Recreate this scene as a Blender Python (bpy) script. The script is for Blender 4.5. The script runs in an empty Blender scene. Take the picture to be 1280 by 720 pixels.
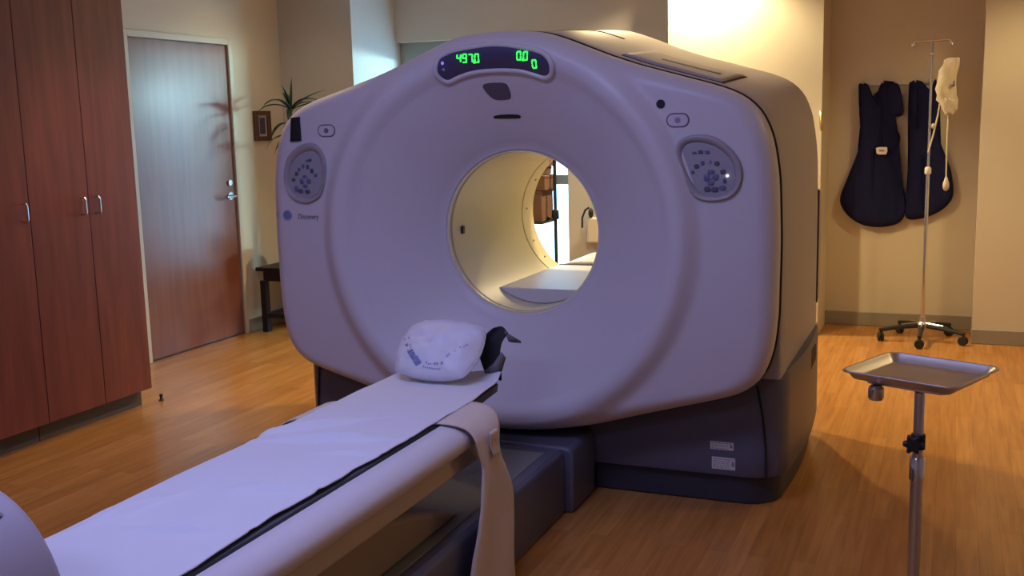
import bpy, bmesh, math, random
from math import sin, cos, pi, sqrt, atan2, radians as R
from mathutils import Vector, Matrix, noise
random.seed(7)
scn = bpy.context.scene
COL = scn.collection

# ------------------------------------------------------------------ materials
def mat(name, color, rough=.5, metal=0., spec=.5, emit=None, estr=0., coat=0., coat_rough=.1, bump=0., bscale=40., vary=0., vscale=3., alpha=1., trans=0., sheen=0.):
    m = bpy.data.materials.new(name); m.use_nodes = True
    nt = m.node_tree; b = nt.nodes['Principled BSDF']
    b.inputs['Base Color'].default_value = (*color, 1)
    b.inputs['Roughness'].default_value = rough
    b.inputs['Metallic'].default_value = metal
    b.inputs['Specular IOR Level'].default_value = spec
    b.inputs['Coat Weight'].default_value = coat
    b.inputs['Coat Roughness'].default_value = coat_rough
    b.inputs['Alpha'].default_value = alpha
    b.inputs['Transmission Weight'].default_value = trans
    b.inputs['Sheen Weight'].default_value = sheen
    if emit:
        b.inputs['Emission Color'].default_value = (*emit, 1)
        b.inputs['Emission Strength'].default_value = estr
    tc = nt.nodes.new('ShaderNodeTexCoord')
    if vary:
        n = nt.nodes.new('ShaderNodeTexNoise'); n.inputs['Scale'].default_value = vscale; n.inputs['Detail'].default_value = 4
        nt.links.new(tc.outputs['Object'], n.inputs['Vector'])
        r = nt.nodes.new('ShaderNodeMapRange'); r.inputs[1].default_value = .3; r.inputs[2].default_value = .7
        r.inputs[3].default_value = 1 - vary; r.inputs[4].default_value = 1 + vary
        nt.links.new(n.outputs[0], r.inputs[0])
        mx = nt.nodes.new('ShaderNodeMix'); mx.data_type = 'RGBA'; mx.blend_type = 'MULTIPLY'; mx.inputs[0].default_value = 1
        mx.inputs[6].default_value = (*color, 1); nt.links.new(r.outputs[0], mx.inputs[7])
        nt.links.new(mx.outputs[2], b.inputs['Base Color'])
    if bump:
        n = nt.nodes.new('ShaderNodeTexNoise'); n.inputs['Scale'].default_value = bscale; n.inputs['Detail'].default_value = 5
        nt.links.new(tc.outputs['Object'], n.inputs['Vector'])
        bp = nt.nodes.new('ShaderNodeBump'); bp.inputs['Strength'].default_value = bump; bp.inputs['Distance'].default_value = .01
        nt.links.new(n.outputs[0], bp.inputs['Height']); nt.links.new(bp.outputs[0], b.inputs['Normal'])
    return m

def wood(name, c1, c2, scale=(9, 9, .7), rough=.35, coat=.0, coat_rough=.2):
    m = bpy.data.materials.new(name); m.use_nodes = True
    nt = m.node_tree; b = nt.nodes['Principled BSDF']; L = nt.links.new
    tc = nt.nodes.new('ShaderNodeTexCoord'); mp = nt.nodes.new('ShaderNodeMapping'); mp.inputs['Scale'].default_value = scale
    L(tc.outputs['Object'], mp.inputs[0])
    n = nt.nodes.new('ShaderNodeTexNoise'); n.inputs['Scale'].default_value = 2.2; n.inputs['Detail'].default_value = 7; n.inputs['Distortion'].default_value = .6
    L(mp.outputs[0], n.inputs['Vector'])
    cr = nt.nodes.new('ShaderNodeValToRGB'); cr.color_ramp.elements[0].position = .3; cr.color_ramp.elements[1].position = .72
    cr.color_ramp.elements[0].color = (*c1, 1); cr.color_ramp.elements[1].color = (*c2, 1)
    L(n.outputs[0], cr.inputs[0]); L(cr.outputs[0], b.inputs['Base Color'])
    b.inputs['Roughness'].default_value = rough
    b.inputs['Coat Weight'].default_value = coat; b.inputs['Coat Roughness'].default_value = coat_rough
    return m

def floor_material():
    m = bpy.data.materials.new('oak_planks'); m.use_nodes = True
    nt = m.node_tree; b = nt.nodes['Principled BSDF']; L = nt.links.new
    tc = nt.nodes.new('ShaderNodeTexCoord'); mp = nt.nodes.new('ShaderNodeMapping')
    mp.inputs['Rotation'].default_value = (0, 0, pi / 2)
    L(tc.outputs['Object'], mp.inputs[0])
    br = nt.nodes.new('ShaderNodeTexBrick'); br.offset = .37; br.squash = 1
    br.inputs['Color1'].default_value = (.43, .18, .042, 1); br.inputs['Color2'].default_value = (.52, .235, .062, 1)
    br.inputs['Mortar'].default_value = (.35, .145, .035, 1)
    br.inputs['Scale'].default_value = 1; br.inputs['Brick Width'].default_value = .8; br.inputs['Row Height'].default_value = .076
    br.inputs['Mortar Size'].default_value = .0012; br.inputs['Mortar Smooth'].default_value = .3
    L(mp.outputs[0], br.inputs['Vector'])
    mp2 = nt.nodes.new('ShaderNodeMapping'); mp2.inputs['Scale'].default_value = (26, 1.6, 1)
    L(tc.outputs['Object'], mp2.inputs[0])
    n = nt.nodes.new('ShaderNodeTexNoise'); n.inputs['Scale'].default_value = 1.6; n.inputs['Detail'].default_value = 6; n.inputs['Distortion'].default_value = .4
    L(mp2.outputs[0], n.inputs['Vector'])
    r = nt.nodes.new('ShaderNodeMapRange'); r.inputs[1].default_value = .3; r.inputs[2].default_value = .7; r.inputs[3].default_value = .82; r.inputs[4].default_value = 1.14
    L(n.outputs[0], r.inputs[0])
    mx = nt.nodes.new('ShaderNodeMix'); mx.data_type = 'RGBA'; mx.blend_type = 'MULTIPLY'; mx.inputs[0].default_value = 1
    L(br.outputs['Color'], mx.inputs[6]); L(r.outputs[0], mx.inputs[7]); L(mx.outputs[2], b.inputs['Base Color'])
    b.inputs['Roughness'].default_value = .24; b.inputs['Specular IOR Level'].default_value = .45
    return m

M = dict(
    wall=mat('cream_paint', (.66, .60, .46), .75, bump=.04, bscale=220),
    wall_grey=mat('beige_paint', (.56, .53, .475), .75, bump=.04, bscale=220),
    ceiling=mat('ceiling_white', (.75, .72, .66), .8),
    base=mat('grey_cove_base', (.30, .27, .21), .55),
    brass=mat('aged_brass', (.42, .30, .12), .35, .8),
    toe=mat('toe_kick_grey', (.10, .085, .07), .5),
    frame=mat('door_frame_paint', (.62, .58, .46), .45),
    cherry=wood('cherry_veneer', (.135, .028, .020), (.215, .052, .034), rough=.45),
    door=wood('door_veneer', (.19, .055, .028), (.26, .085, .042), rough=.36, coat=.17, coat_rough=.22),
    steel=mat('brushed_steel', (.62, .62, .64), .32, 1.),
    tray=mat('tray_steel', (.66, .64, .60), .38, 1., bump=.02, bscale=60),
    chrome=mat('chrome', (.75, .75, .75), .15, 1.),
    cover=mat('white_plastic', (.63, .60, .64), .45, coat=.08, coat_rough=.3),
    shell=mat('grey_plastic', (.43, .405, .42), .5),
    dark=mat('slate_plastic', (.105, .108, .155), .42),
    darker=mat('slate_plastic_dark', (.032, .032, .048), .5),
    seam=mat('seam_black', (.012, .012, .014), .7),
    bore=mat('bore_cream', (.74, .70, .49), .4),
    disp=mat('display_lens', (.06, .055, .14), .35, coat=.3),
    green=mat('led_green', (.02, .3, .03), .5, emit=(.03, 1., .07), estr=2.6),
    bluled=mat('led_blue', (.1, .1, .5), .5, emit=(.3, .3, 1.), estr=.8),
    white_led=mat('led_white', (.9, .9, .9), .5, emit=(.9, .95, 1.), estr=2.5),
    lens=mat('smoked_lens', (.10, .09, .12), .35),
    panel=mat('keypad_grey', (.34, .33, .37), .45),
    bezel=mat('bezel_grey', (.36, .33, .35), .42),
    key=mat('key_blue', (.13, .14, .27), .5),
    key2=mat('key_pale', (.26, .27, .42), .5),
    keyd=mat('key_dark', (.09, .09, .13), .5),
    oval=mat('button_lilac', (.62, .56, .63), .45),
    outline=mat('button_outline', (.16, .13, .17), .5),
    black=mat('black_rubber', (.012, .012, .013), .55),
    logo=mat('logo_blue', (.17, .20, .42), .5),
    logo_line=mat('logo_pale', (.42, .42, .56), .5),
    ink=mat('grey_ink', (.16, .13, .19), .6),
    label=mat('label_paper', (.62, .60, .58), .6),
    label_ink=mat('label_ink', (.22, .22, .25), .6),
    sheet=mat('white_cotton_sheet', (.72, .72, .77), .85, bump=.3, bscale=9, sheen=.2),
    mat_d=mat('dark_pad', (.075, .075, .085), .6),
    rail=mat('table_white', (.66, .63, .66), .4),
    under=mat('table_beige', (.52, .42, .31), .55),
    inset=mat('grey_green_tread', (.22, .23, .22), .6),
    hump=mat('beige_shroud', (.30, .225, .16), .6),
    strap=mat('beige_webbing', (.68, .58, .49), .85, bump=.25, bscale=260, sheen=.2),
    pillow=mat('pillow_cover', (.70, .70, .77), .5, bump=.45, bscale=11),
    print=mat('pillow_print', (.20, .22, .42), .6),
    velcro=mat('black_strap', (.015, .014, .018), .75),
    velcro_g=mat('grey_strap', (.16, .15, .17), .75),
    bolster=mat('grey_vinyl', (.40, .37, .42), .55),
    bolster_p=mat('grey_vinyl_pale', (.50, .50, .55), .6),
    navy=mat('navy_vinyl', (.012, .014, .058), .8, spec=.12, bump=.35, bscale=7),
    navy2=mat('navy_vinyl_trim', (.010, .011, .045), .8, spec=.1),
    tag=mat('white_tag', (.75, .72, .68), .7),
    bag=mat('offwhite_cloth', (.62, .54, .38), .75, bump=.4, bscale=18),
    tube=mat('ivory_tubing', (.60, .53, .38), .5),
    dkwood=mat('black_stained_wood', (.016, .012, .016), .45),
    frame_w=wood('frame_walnut', (.07, .025, .014), (.11, .04, .02)),
    matte=mat('picture_mat', (.45, .42, .40), .7),
    photo=mat('picture_print', (.05, .045, .08), .5, vary=.6, vscale=30),
    leaf=mat('plant_leaf', (.02, .045, .012), .5, vary=.3, vscale=8),
    stem=mat('plant_stem', (.10, .07, .04), .8),
    pot=mat('glazed_pot', (.09, .05, .04), .35),
    soil=mat('soil', (.03, .02, .015), .95),
    winframe=mat('window_frame_paint', (.30, .36, .35), .5),
    box=mat('brown_card', (.15, .085, .055), .75, vary=.15),
    pole_b=mat('dark_steel', (.04, .045, .05), .4, .6),
    casing=mat('cream_plastic', (.66, .62, .52), .5),
    floor=floor_material(),
)
def glass_material():
    m = bpy.data.materials.new('window_glass'); m.use_nodes = True
    nt = m.node_tree; nt.nodes.remove(nt.nodes['Principled BSDF'])
    t = nt.nodes.new('ShaderNodeBsdfTransparent'); g = nt.nodes.new('ShaderNodeBsdfGlossy'); g.inputs['Roughness'].default_value = .02
    mx = nt.nodes.new('ShaderNodeMixShader'); mx.inputs[0].default_value = .06
    t.inputs[0].default_value = (.93, .98, .97, 1)
    nt.links.new(t.outputs[0], mx.inputs[1]); nt.links.new(g.outputs[0], mx.inputs[2])
    nt.links.new(mx.outputs[0], nt.nodes['Material Output'].inputs[0])
    return m
M['glass'] = glass_material()

# ------------------------------------------------------------------ mesh helpers
class MB:
    def __init__(s): s.v = []; s.f = []
    def add(s, vs, fs):
        o = len(s.v); s.v += [tuple(v) for v in vs]; s.f += [tuple(i + o for i in f) for f in fs]; return s
    def box(s, x0, x1, y0, y1, z0, z1, rz=0, piv=None):
        vs = [Vector((x, y, z)) for x in (x0, x1) for y in (y0, y1) for z in (z0, z1)]
        if rz:
            c = Vector(piv) if piv else Vector(((x0 + x1) / 2, (y0 + y1) / 2, 0)); m = Matrix.Rotation(rz, 3, 'Z')
            vs = [m @ (v - c) + c for v in vs]
        return s.add(vs, [(0, 1, 3, 2), (4, 6, 7, 5), (0, 4, 5, 1), (2, 3, 7, 6), (0, 2, 6, 4), (1, 5, 7, 3)])
    def loft(s, rings, closed=True, cap0=False, cap1=False, loop=False):
        n = len(rings[0]); o = len(s.v); vs = [p for r in rings for p in r]; fs = []
        m = len(rings)
        for i in range(m if loop else m - 1):
            a, b = i * n, ((i + 1) % m) * n
            for j in range(n if closed else n - 1):
                k = (j + 1) % n
                fs.append((a + j, a + k, b + k, b + j))
        if cap0: fs.append(tuple(reversed(range(n))))
        if cap1: fs.append(tuple((m - 1) * n + j for j in range(n)))
        return s.add(vs, fs)
    def tube(s, path, r, n=10, caps=True, loop=False, flat=1.):
        P = [Vector(p) for p in path]; rr = r if isinstance(r, (list, tuple)) else [r] * len(P)
        rings = []; up = None
        for i, p in enumerate(P):
            if loop: d = (P[(i + 1) % len(P)] - P[i - 1])
            else: d = P[min(i + 1, len(P) - 1)] - P[max(i - 1, 0)]
            d.normalize()
            if up is None:
                up = Vector((0, 0, 1)) if abs(d.z) < .9 else Vector((1, 0, 0))
            u = d.cross(up).normalized(); w = u.cross(d).normalized(); up = w
            rings.append([p + (u * cos(2 * pi * k / n) + w * sin(2 * pi * k / n) * flat) * rr[i] for k in range(n)])
        return s.loft(rings, True, caps and not loop, caps and not loop, loop)
    def cyl(s, p0, p1, r0, r1=None, n=20): return s.tube([p0, p1], [r0, r0 if r1 is None else r1], n)
    def lathe(s, prof, c=(0, 0, 0), n=28, cap0=True, cap1=True):
        rings = [[(c[0] + r * cos(2 * pi * k / n), c[1] + r * sin(2 * pi * k / n), c[2] + z) for k in range(n)] for r, z in prof]
        return s.loft(rings, True, cap0, cap1)
    def ell(s, c, rad, nu=20, nv=12):
        rings = []
        for i in range(nv + 1):
            a = -pi / 2 + pi * (.02 + .96 * i / nv)
            rings.append([(c[0] + rad[0] * cos(a) * cos(2 * pi * k / nu), c[1] + rad[1] * cos(a) * sin(2 * pi * k / nu), c[2] + rad[2] * sin(a)) for k in range(nu)])
        return s.loft(rings, True, True, True)
    def prism(s, poly, f, d0, d1, rounded=0.):
        """poly of 2D points, f(u, v, d) -> point"""
        a = [f(u, v, d0) for u, v in poly]; b = [f(u, v, d1) for u, v in poly]
        return s.loft([a, b], True, True, True)
    def build(s, name, m, parent=None, smooth=True, angle=35, bevel=0, seg=2, subsurf=0, solid=0, off=-1):
        me = bpy.data.meshes.new(name); me.from_pydata(s.v, [], s.f); me.validate()
        bm = bmesh.new(); bm.from_mesh(me); bmesh.ops.recalc_face_normals(bm, faces=bm.faces); bm.to_mesh(me); bm.free()
        me.materials.append(m if not isinstance(m, str) else M[m])
        if smooth:
            me.shade_smooth()
            if angle: me.set_sharp_from_angle(angle=R(angle))
        o = bpy.data.objects.new(name, me); COL.objects.link(o)
        if parent: o.parent = parent
        if solid:
            d = o.modifiers.new('solid', 'SOLIDIFY'); d.thickness = solid; d.offset = off
        if bevel:
            d = o.modifiers.new('bevel', 'BEVEL'); d.width = bevel; d.segments = seg; d.limit_method = 'ANGLE'; d.angle_limit = R(40)
        if subsurf:
            d = o.modifiers.new('sub', 'SUBSURF'); d.levels = subsurf; d.render_levels = subsurf
        return o

def thing(name, label, cat, loc=(0, 0, 0), rz=0, group=None):
    o = bpy.data.objects.new(name, None); COL.objects.link(o); o.empty_display_size = .1
    o.location = loc; o.rotation_euler = (0, 0, rz)
    return tag(o, label, cat, group)
def tag(o, label, cat, group=None):
    o['label'] = label; o['category'] = cat
    if group: o['group'] = group
    return o
def struct(name, mb, m, parent=None, **k):
    o = mb.build(name, m, parent, **k)
    if not parent: o['kind'] = 'structure'
    return o
def textmesh(s, size, align='CENTER', extrude=.0004):
    c = bpy.data.curves.new('t', 'FONT'); c.body = s; c.size = size; c.align_x = align; c.align_y = 'CENTER'; c.extrude = extrude
    o = bpy.data.objects.new('t', c); COL.objects.link(o)
    me = bpy.data.meshes.new_from_object(o.evaluated_get(bpy.context.evaluated_depsgraph_get()))
    vs = [v.co.copy() for v in me.vertices]; fs = [tuple(p.vertices) for p in me.polygons]
    bpy.data.objects.remove(o); bpy.data.meshes.remove(me)
    return vs, fs
def smoothstep(a, b, x):
    t = max(0, min(1, (x - a) / (b - a))); return t * t * (3 - 2 * t)
def catmull(P, k=8, loop=True):
    n = len(P); out = []
    for i in range(n if loop else n - 1):
        p0, p1, p2, p3 = (Vector(P[(i + j) % n] if loop else P[max(0, min(n - 1, i + j))]) for j in (-1, 0, 1, 2))
        for q in range(k):
            t = q / k
            out.append(.5 * ((2 * p1) + (p2 - p0) * t + (2 * p0 - 5 * p1 + 4 * p2 - p3) * t * t + (3 * p1 - p0 - 3 * p2 + p3) * t ** 3))
    if not loop: out.append(Vector(P[-1]))
    return out

# ------------------------------------------------------------------ the room
H = 2.75
struct('floor', MB().box(-3.5, 3.7, -6.6, 4.2, -.1, 0), 'floor', smooth=False)
struct('ceiling', MB().box(-3.5, 3.7, -6.6, 4.2, H, H + .1), 'ceiling', smooth=False)
DY0, DY1, DZ = 1.39, 2.43, 2.17
struct('wall_left', MB().box(-3.42, -3.3, -6.6, DY0, 0, H).box(-3.42, -3.3, DY1, 3.1, 0, H).box(-3.42, -3.3, DY0, DY1, DZ, H), 'wall', smooth=False)
struct('wall_back_left', MB().box(-3.42, -2.63, 3.1, 3.98, 0, H), 'wall_grey', smooth=False)
WX0, WX1, WZ0, WZ1 = -2.63, -1.13, .28, 2.23
struct('wall_back', MB().box(WX0, WX1, 3.8, 3.98, 0, WZ0).box(WX0, WX1, 3.8, 3.98, WZ1, H).box(WX1, -.24, 3.8, 3.98, 0, H), 'wall_grey', smooth=False)
struct('wall_back_middle', MB().box(-.24, .84, 3.5, 4.1, 0, H), 'wall', smooth=False)
struct('wall_alcove', MB().box(.84, 1.85, 3.97, 4.1, 0, H), 'wall', smooth=False)
struct('wall_back_right', MB().box(1.85, 3.7, 3.5, 4.1, 0, H), 'wall', smooth=False)
struct('wall_right', MB().box(3.58, 3.7, -6.6, 3.5, 0, H), 'wall', smooth=False)
struct('wall_front', MB().box(-3.42, 3.58, -6.6, -6.5, 0, H), 'wall', smooth=False)
# window in the back wall
w = struct('window_1', MB().box(WX0, WX0 + .10, 3.88, 3.95, WZ0, WZ1).box(WX1 - .03, WX1, 3.88, 3.95, WZ0, WZ1)
           .box(WX0 + .10, WX1 - .03, 3.88, 3.95, WZ0, WZ0 + .06).box(WX0 + .10, WX1 - .03, 3.88, 3.95, WZ1 - .15, WZ1), 'winframe', smooth=False)
w['kind'] = 'structure'
MB().box(WX0 + .10, WX1 - .03, 3.89, 3.94, 1.05, 1.125).build('mullion', 'winframe', w, smooth=False)
MB().box(WX0 + .19, WX0 + .23, 3.89, 3.94, WZ0 + .06, WZ1 - .15).build('mullion', 'winframe', w, smooth=False)
MB().box(WX0 + .10, WX1 - .03, 3.912, 3.918, WZ0 + .06, WZ1 - .15).build('pane', 'glass', w, smooth=False)
struct('trim_1', MB().box(WX0 + .002, WX1, 3.74, 3.885, WZ0 - .03, WZ0), 'frame', bevel=.006)
# baseboards
bb = lambda n, *b: struct(n, MB().box(*b), 'base', bevel=.004)
bb('baseboard_left', -3.299, -3.288, DY1 + .06, 3.09, 0, .1)
bb('baseboard_back_left', -3.29, -2.629, 3.088, 3.099, 0, .1)
bb('baseboard_back', -1.13, -.25, 3.788, 3.799, 0, .1)
bb('baseboard_back_middle', -.24, .845, 3.488, 3.499, 0, .1)
bb('baseboard_alcove', .84, 1.85, 3.955, 3.969, 0, .1)
bb('baseboard_back_right', 1.845, 3.58, 3.485, 3.499, 0, .1)
# door and its frame
d = struct('door_1', MB().box(-3.35, -3.305, DY0 + .004, DY1 - .004, .009, DZ - .004), 'door', bevel=.003)
hnd = MB().cyl((-3.305, 2.365, 1.062), (-3.297, 2.365, 1.062), .03).tube([(-3.30, 2.365, 1.062), (-3.25, 2.365, 1.062), (-3.245, 2.34, 1.06), (-3.245, 2.25, 1.06)], .0095, 10)
hnd.build('door_handle', 'steel', d)
MB().cyl((-3.305, 2.365, 1.16), (-3.292, 2.365, 1.16), .022).build('lock_cylinder', 'steel', d)
t = 0.045
struct('door_gap_shade', MB().box(-3.40, -3.303, DY0, DY1, 0, .0085), 'darker', smooth=False)  # added dark strip: paints the shaded gap under the door, stops light leaking
struct('trim_2', MB().box(-3.31, -3.283, DY0 - t, DY0, 0, DZ + t).box(-3.31, -3.283, DY1, DY1 + t, 0, DZ + t).box(-3.31, -3.283, DY0, DY1, DZ, DZ + t), 'frame', bevel=.004)

# ------------------------------------------------------------------ cabinets along the left wall
def cabinet(y0, y1, label, doors):
    c = thing('wardrobe_cabinet', label, 'cabinet', (-2.9, (y0 + y1) / 2, 0), 0, 'tall cherry cabinets on the left wall')
    ym = (y0 + y1) / 2
    X0, X1 = -3.29 + 2.9, -2.52 + 2.9
    MB().box(X0, X1, y0 - ym + .001, y1 - ym - .001, .10, 2.4).build('body', 'cherry', c, bevel=.002)
    MB().box(X0, X1 - .06, y0 - ym + .002, y1 - ym - .004, 0, .10).build('toe_kick', 'toe', c, bevel=.002)
    for (a, b, hy) in doors:
        dd = MB().box(X1, X1 + .02, a - ym + .002, b - ym - .002, .105, 2.395).build('door', 'cherry', c, bevel=.002)
        h = hy - ym
        MB().tube([(X1 + .018, h, 1.135), (X1 + .045, h, 1.135), (X1 + .05, h, 1.142), (X1 + .05, h, 1.215), (X1 + .045, h, 1.222), (X1 + .018, h, 1.222)], .0045, 8).build('handle', 'steel', dd)
    return c
cabinet(-1.06, -.255, 'tall cherry cabinet at the left edge of the photo, one door handle in view', [(-1.06, -.66, -.70), (-.66, -.255, -.295)])
cabinet(-.255, .495, 'tall cherry cabinet next to the door, pair of bar handles side by side', [(-.255, .135, .085), (.135, .495, .185)])
o = MB().lathe([(.014, 0), (.016, .004), (.008, .01), (.007, .024), (.011, .028), (.011, .036), (.004, .04)]).build('door_stop', 'black')
o.location = (-2.535, .60, 0); tag(o, 'tiny black door stop on the floor beside the cherry cabinet', 'door stop')

# ------------------------------------------------------------------ gantry
BZ = 1.09
half = [(0, 1.915), (.10, 1.912), (.187, 1.902), (.27, 1.874), (.45, 1.80), (.574, 1.757), (.75, 1.706), (.88, 1.668), (.965, 1.635), (1.03, 1.575), (1.072, 1.48),
        (1.095, 1.336), (1.103, 1.1), (1.099, .80), (1.083, .66), (1.045, .56), (.97, .503), (.85, .467), (.70, .425), (.55, .382), (.414, .340), (.3, .314), (.2, .298), (.10, .288), (0, .285)]
outl = half + [(-x, z) for x, z in half[-2:0:-1]]
NT = 240
def r_out_raw(th):
    dx, dz = cos(th), sin(th); best = .8
    n = len(outl)
    for i in range(n):
        (ax, az), (bx, bz) = outl[i], outl[(i + 1) % n]
        az -= BZ; bz -= BZ; ex, ez = bx - ax, bz - az
        den = dx * ez - dz * ex
        if abs(den) < 1e-12: continue
        t_ = (ax * ez - az * ex) / den; u = (ax * dz - az * dx) / den
        if t_ > 0 and -1e-9 <= u <= 1 + 1e-9: best = t_
    return best
THS = [2 * pi * i / NT for i in range(NT)]
raw = [r_out_raw(t_) for t_ in THS]
ROUT = [sum(raw[(i + k) % NT] * wgt for k, wgt in zip((-2, -1, 0, 1, 2), (.1, .2, .4, .2, .1))) for i in range(NT)]
def rout(th):
    f = (th % (2 * pi)) / (2 * pi) * NT; i = int(f); return ROUT[i % NT] * (1 - (f - i)) + ROUT[(i + 1) % NT] * (f - i)
YF, YR = -.235, -.275                      # outer face plane, crest of the ring
def face_y(r, th):
    """front surface of the cover at polar (r, th)"""
    Ro = rout(th)
    rr = min(.752, Ro - .05)               # crest radius
    k = 1 - .8 * smoothstep(.72, .97, sin(th))
    k *= 1
    crest = YF + (YR - YF) * k
    if r <= rr:
        s = (r - .35) / (rr - .35); s = max(0, s)
        c = crest * (s * 1.12 - .12 * s ** 3) if s < 1 else crest
        blend = smoothstep(.80, 1.0, s)
        return c * (1 - blend) + crest * blend
    y = crest + (YF - crest) * smoothstep(rr + .0, rr + .085, r)
    re = min(.072, (Ro - rr) * .95)
    e = r - (Ro - re)
    if e > 0:
        q = min(1, e / re); y += .075 * (1 - sqrt(max(0, 1 - q * q)))
    return y
def face_y_xz(x, z): return face_y(sqrt(x * x + (z - BZ) ** 2), atan2(z - BZ, x))
def pol(r, th, y): return (r * cos(th), y, BZ + r * sin(th))

G = thing('ct_scanner', 'large white scanner with round bore, green digits and dark slate base', 'medical scanner', (0, 0, 0))
rings = []
NR = 40
for k in range(6):                          # rolled lip of the bore
    a = pi / 2 * k / 5
    rings.append([pol(.35 + .012 * (1 - cos(a)), t_, .012 - .012 * sin(a) + 0.0) for t_ in THS])
def radii(th):
    Ro = rout(th); rr = min(.752, Ro - .05)
    L = [.362 + (rr * .8 + .07 - .362) * i / 12 for i in range(1, 13)]
    a = L[-1]
    L += [a + (rr + .088 - a) * i / 14 for i in range(1, 15)] if Ro - rr > .14 else [a + (Ro - .03 - a) * i / 14 for i in range(1, 15)]
    b = L[-1]; re = min(.072, (Ro - rr) * .95); c = max(Ro - re, b + .002)
    L += [b + (c - b) * i / 5 for i in range(1, 6)]
    L += [c + (Ro - c) * sin(pi / 2 * i / 9) for i in range(1, 10)]
    return L
RAD = [radii(t_) for t_ in THS]
for k in range(len(RAD[0])):
    rings.append([pol(RAD[i][k], t_, face_y(RAD[i][k], t_)) for i, t_ in enumerate(THS)])
rings.append([pol(ROUT[i], t_, -.13) for i, t_ in enumerate(THS)])
rings.append([pol(ROUT[i] - .002, t_, -.104) for i, t_ in enumerate(THS)])
rings.append([pol(ROUT[i] - .012, t_, -.10) for i, t_ in enumerate(THS)])
rings.append([pol(ROUT[i] - .06, t_, -.098) for i, t_ in enumerate(THS)])
cov = MB().loft(rings).build('front_cover', 'cover', G, angle=60)
# dark gap between cover and rear shell
MB().loft([[pol(ROUT[i] - .016, t_, -.11) for i, t_ in enumerate(THS)], [pol(ROUT[i] - .016, t_, -.07) for i, t_ in enumerate(THS)]]).build('cover_gasket', 'seam', G)
MB().tube([pol(ROUT[i] - .0015, t_, -.092) for i, t_ in enumerate(THS)], .0058, 8, loop=True).build('cover_seam', 'seam', G, angle=0)
# rear shell
def shell_ring(y, ins, lift):
    out = []
    for i, t_ in enumerate(THS):
        x, _, z = pol(ROUT[i] - ins, t_, y)
        if z > 1.0: z += lift * smoothstep(1.0, 1.6, z)
        if z < 1.0 and abs(x) > .75: x = math.copysign(max(abs(x), (1.103 - ins) * smoothstep(.75, .98, abs(x))), x)
        out.append((x, y, max(z, .548)))
    return out
srings = [[pol(.62, t_, -.084) for t_ in THS], shell_ring(-.084, .03, .0), shell_ring(-.084, .012, .0), shell_ring(-.08, .004, .0), shell_ring(-.07, .0, .003)]
srings += [shell_ring(-.07 + 1.13 * k / 10, 0, .085 * (k / 10) ** .9) for k in range(1, 11)]
srings += [shell_ring(1.06 + .08 * sin(a), .06 * (1 - cos(a)), .085) for a in (R(20), R(40), R(60), R(80), R(90))]
srings += [[pol(.60, t_, 1.12) for t_ in THS], [pol(.42, t_, 1.13) for t_ in THS], [pol(.40, t_, 1.12) for t_ in THS], [pol(.354, t_, 1.045) for t_ in THS]]
MB().loft(srings).build('rear_shell', 'shell', G, angle=50)
# bore tube
bt = MB(); prof = [(.35, .012), (.343, .012), (.343, .03), (.349, .034), (.349, .045), (.343, .049), (.343, .86), (.346, .862), (.346, .872), (.341, .874), (.341, .96), (.35, 1.0), (.353, 1.05), (.365, 1.05), (.365, .012)]
bt.loft([[pol(r, t_, y) for t_ in THS] for r, y in prof], loop=True).build('bore_tube', 'bore', G, angle=40)
MB().loft([[pol(r, t_, y) for t_ in THS] for r, y in ((.3435, .03), (.3435, .049))]).build('bore_ring', 'bezel', G, solid=.001)
o = MB().box(-.3445, -.335, .135, .165, 1.065, 1.10).build('laser_port', 'black', G, bevel=.003)
for (yy, tt) in ((.93, 176), (.95, 150), (.94, 205), (.95, 222), (.94, 128), (.95, 110)):
    x, y_, z = pol(.341, R(tt), yy)
    MB().ell((x, y_, z), (.006, .006, .006), 8, 6).build('screw', 'bezel', G)
# couch support inside the bore
def chord(r, zz): return sqrt(r * r - (zz - BZ) ** 2)
poly = []
zt = .815; x0 = chord(.342, zt)
poly = [(x0 * (1 - 2 * i / 12), zt) for i in range(13)]
aa0 = atan2(zt - BZ, -x0); aa1 = atan2(zt - BZ, x0)
poly += [(.342 * cos(aa0 + (aa1 - aa0) * i / 16), BZ + .342 * sin(aa0 + (aa1 - aa0) * i / 16)) for i in range(1, 16)]
MB().prism(poly, lambda u, v, dd: (u, dd, v), .22, 1.0).build('couch_support', 'cover', G, bevel=.006)
MB().prism(poly[:13] + [(p[0], max(p[1], .765)) for p in poly[13:]], lambda u, v, dd: (u * .97, dd, v + .002), 1.002, 1.02).build('couch_seam', 'seam', G)
cushion = [(x0 * (1 - 2 * i / 16), zt + .028 * (1 - (1 - 2 * i / 16) ** 4)) for i in range(17)] + [(-x0, zt - .05), (x0, zt - .05)]
MB().prism(cushion, lambda u, v, dd: (u, dd, v - .012), 1.022, 1.46).build('couch_end', 'rail', G, bevel=.01)
MB().box(-.16, .16, 1.18, 1.44, 0.0, .76).build('couch_pedestal', 'shell', G, bevel=.03)

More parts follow.
